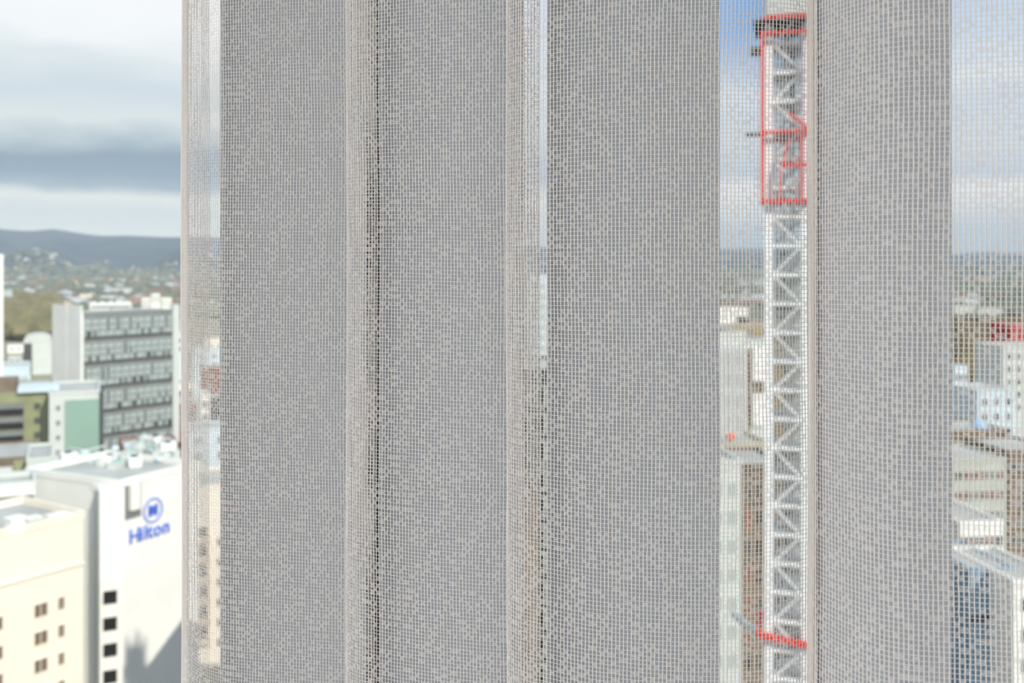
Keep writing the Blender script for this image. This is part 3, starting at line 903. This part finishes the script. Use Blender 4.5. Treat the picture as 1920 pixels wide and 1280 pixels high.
# ================================================================== the land
m_ground = mat('plain_ground', (128, 130, 108), 1.0, other=(150, 146, 130), scale=0.012)
m_street = mat('street_ground', (122, 122, 118), 1.0, other=(98, 92, 86), scale=0.03)
MB().box(-1500, 1500, -400, 420, GZ - 2, GZ).build('ground', m_street)['kind'] = 'structure'
MB().box(-6000, 6000, 420, 7600, GZ - 2, GZ).build('ground', m_ground)['kind'] = 'structure'
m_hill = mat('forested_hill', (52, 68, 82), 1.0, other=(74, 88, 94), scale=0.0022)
ridge = [(-900, 440), (-200, 428), (0, 429), (60, 432), (100, 431), (150, 437), (200, 441), (260, 444), (338, 443), (500, 450), (900, 462), (1350, 466), (1440, 468), (1800, 475), (1930, 473), (2300, 468), (2900, 470)]
us = np.linspace(-900, 2900, 191)
rv = np.interp(us, [a for a, _ in ridge], [b_ for _, b_ in ridge])
rows_h = 26
vs = []
for j in range(rows_h + 1):
    t = j / rows_h
    for i, u in enumerate(us):
        Yd = 5200 + 3600 * t
        zr_ = (V0 - (rv[i] + 1.5 * math.sin(u / 23.0))) / F * 8800
        prof = t ** 1.35
        z = GZ + (zr_ - GZ) * prof + (60 * math.sin(u / 57.0 + 3 * t) + 35 * math.sin(u / 21.0 - 5 * t)) * math.sin(math.pi * t) * .9 * (1 if rv[i] < 455 else .35)
        x, _ = at(u, Yd)
        vs.append((x, Yd, z))
W = len(us)
hl = MB().add(vs, [(j * W + i, j * W + i + 1, (j + 1) * W + i + 1, (j + 1) * W + i) for j in range(rows_h) for i in range(W - 1)])
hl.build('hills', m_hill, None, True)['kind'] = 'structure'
def hill_z(u, t):
    r_ = np.interp(u, us, rv)
    zr_ = (V0 - (r_ + 1.5 * math.sin(u / 23.0))) / F * 8800
    return GZ + (zr_ - GZ) * t ** 1.35 + (60 * math.sin(u / 57.0 + 3 * t) + 35 * math.sin(u / 21.0 - 5 * t)) * math.sin(math.pi * t) * .9 * (1 if r_ < 455 else .35)

# ---- houses on the plain and the lower slopes
m_h = [mat('house_cream', (222, 210, 186), .9), mat('house_white', (226, 228, 226), .9), mat('house_brick', (150, 110, 90), .9)]
m_r = [mat('roof_tile_red', (152, 118, 104), .9), mat('roof_iron_grey', (176, 182, 184), .6), mat('roof_tile_brown', (120, 100, 88), .9)]
hm = []
for i in range(3):
    q = MB(); q.box(-7, 7, -5, 5, 0, 4, 0); q.gable(-7.8, 7.8, -5.8, 5.8, 4, 7.2, 1); q.box(-4, -2.5, -5.05, -5, 1, 2.6, 1)
    hm.append(q.mesh('house', [m_h[i], m_r[i]]))
labs = [('cream house with a red tiled roof on the far suburban plain', 'cream houses with red roofs on the plain'),
        ('white house with a grey iron roof on the far suburban plain', 'white houses with grey roofs on the plain'),
        ('brick house with a brown roof on the far suburban plain', 'brick houses with brown roofs on the plain')]
labs2 = [(a.replace('far suburban plain', 'lower hill slope'), b_.replace('the plain', 'the lower hill slope')) for a, b_ in labs]
def house(u, Yd, z, k, slope):
    lab, grp = (labs2 if slope else labs)[k]
    where = 'left of the shade' if u < 345 else ('in the first slit' if u < 500 else ('beside the crane' if u < 1500 else 'at far right'))
    lab += ', ' + where; grp += ' ' + where
    o = link('house', hm[k], None, (at(u, Yd)[0], Yd, z), random.uniform(0, math.pi))
    tag(o, lab, 'house', grp)
    o.scale = (random.uniform(1.2, 2.6),) * 2 + (random.uniform(1.3, 2.4),)
spans = [(-30, 415, .74), (1345, 1432, .12), (1790, 1960, .14)]
def pick_u():
    q = random.random(); acc = 0
    for a, b_, p in spans:
        acc += p
        if q < acc: return random.uniform(a, b_)
    return random.uniform(1790, 1950)
for i in range(230):
    v = 519.5 + 62 * random.random() ** 1.4; Yd = 80 * F / (v - 490)
    house(pick_u(), Yd, GZ, random.choice((0, 1, 1, 2)), False)
for i in range(120):
    t = .45 * random.random() ** 1.6; u = pick_u(); Yd = 5200 + 3600 * t
    house(u, Yd, hill_z(u, t) - 1, random.choice((0, 1, 1)), True)

# ---- tree cover (nobody could count it)
def canopy(name, label, spots, m):
    base_v = []; base_f = []
    n = 7
    base_v.append((0, 0, 1)); 
    for zz, rr_ in ((.55, .8), (0, 1.0), (-.45, .7)):
        base_v += [(rr_ * math.cos(2 * math.pi * i / n + zz), rr_ * math.sin(2 * math.pi * i / n + zz), zz) for i in range(n)]
    f_ = [(0, 1 + i, 1 + (i + 1) % n) for i in range(n)]
    q_ = [(1 + k * n + i, 1 + (k + 1) * n + i, 1 + (k + 1) * n + (i + 1) % n, 1 + k * n + (i + 1) % n) for k in range(2) for i in range(n)]
    mb = MB()
    for (x, y, z, r) in spots:
        j = [random.uniform(.75, 1.25) for _ in base_v]
        mb.add([(x + a * r * jj, y + b_ * r * jj, z + r * .6 + c_ * r * .85 * jj) for (a, b_, c_), jj in zip(base_v, j)], f_ + q_)
    o = mb.build(name, m)
    return tag(o, label, 'trees', None, 'stuff')
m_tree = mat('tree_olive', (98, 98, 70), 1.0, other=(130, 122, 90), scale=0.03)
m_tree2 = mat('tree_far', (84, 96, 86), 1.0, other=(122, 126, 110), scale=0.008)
sp = []
for i in range(4200):
    v = 519 + 79 * random.random() ** 1.3; Yd = 80 * F / (v - 490); u = random.uniform(-60, 2000) if random.random() < .3 else pick_u()
    sp.append((at(u, Yd)[0], Yd, GZ, random.uniform(5, 8) * (1 + Yd / 9000)))
for i in range(900):
    t = .33 * random.random() ** 1.3; u = random.uniform(-60, 2000) if random.random() < .3 else pick_u(); Yd = 5200 + 3600 * t
    sp.append((at(u, Yd)[0], Yd, hill_z(u, t), random.uniform(9, 20)))
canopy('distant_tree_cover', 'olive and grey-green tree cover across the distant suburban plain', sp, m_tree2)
sp = []
for i in range(420):
    u = random.uniform(6, 99); Yd = random.uniform(1000, 1900)
    sp.append((at(u, Yd)[0], Yd, GZ, random.uniform(12, 18)))
for i in range(300):
    u = random.choice((random.uniform(-20, 100), random.uniform(325, 420), random.uniform(1345, 1440), random.uniform(1795, 1960)))
    Yd = random.uniform(210, 520)
    sp.append((at(u, Yd)[0], Yd, GZ, random.uniform(4, 8)))
canopy('park_tree_cover', 'brownish olive parkland trees between the near and distant blocks', sp, m_tree)
sp = []
for i in range(500):
    u = random.uniform(1793, 1960); Yd = random.uniform(560, 1250)
    sp.append((at(u, Yd)[0], Yd, GZ, random.uniform(6, 12)))
canopy('parkland_trees', 'dark brownish trees right of the fourth vane, above the pale blue block', sp, mat('tree_brown', (84, 78, 56), 1.0, other=(118, 104, 74), scale=.03))
sp = []
for i in range(0):
    u = random.uniform(1885, 1950); Yd = random.uniform(125, 150)
    sp.append((at(u, Yd)[0], Yd, GZ + random.uniform(0, 45), random.uniform(2, 4)))

# ---- thin bluish air over the distance
hz = bpy.data.materials.new('thin_haze'); hz.use_nodes = True
t = hz.node_tree; t.nodes.clear()
o_ = t.nodes.new('ShaderNodeOutputMaterial'); vsn = t.nodes.new('ShaderNodeVolumeScatter')
vsn.inputs['Color'].default_value = (.62, .82, 1.0, 1); vsn.inputs['Density'].default_value = 6.5e-5; vsn.inputs['Anisotropy'].default_value = 0.0
t.links.new(vsn.outputs[0], o_.inputs['Volume'])
hb = MB().box(-5500, 5500, 430, 8700, GZ - 1, 420).build('haze', hz)
tag(hb, 'thin bluish haze over the distant plain and hills', 'haze', None, 'stuff')
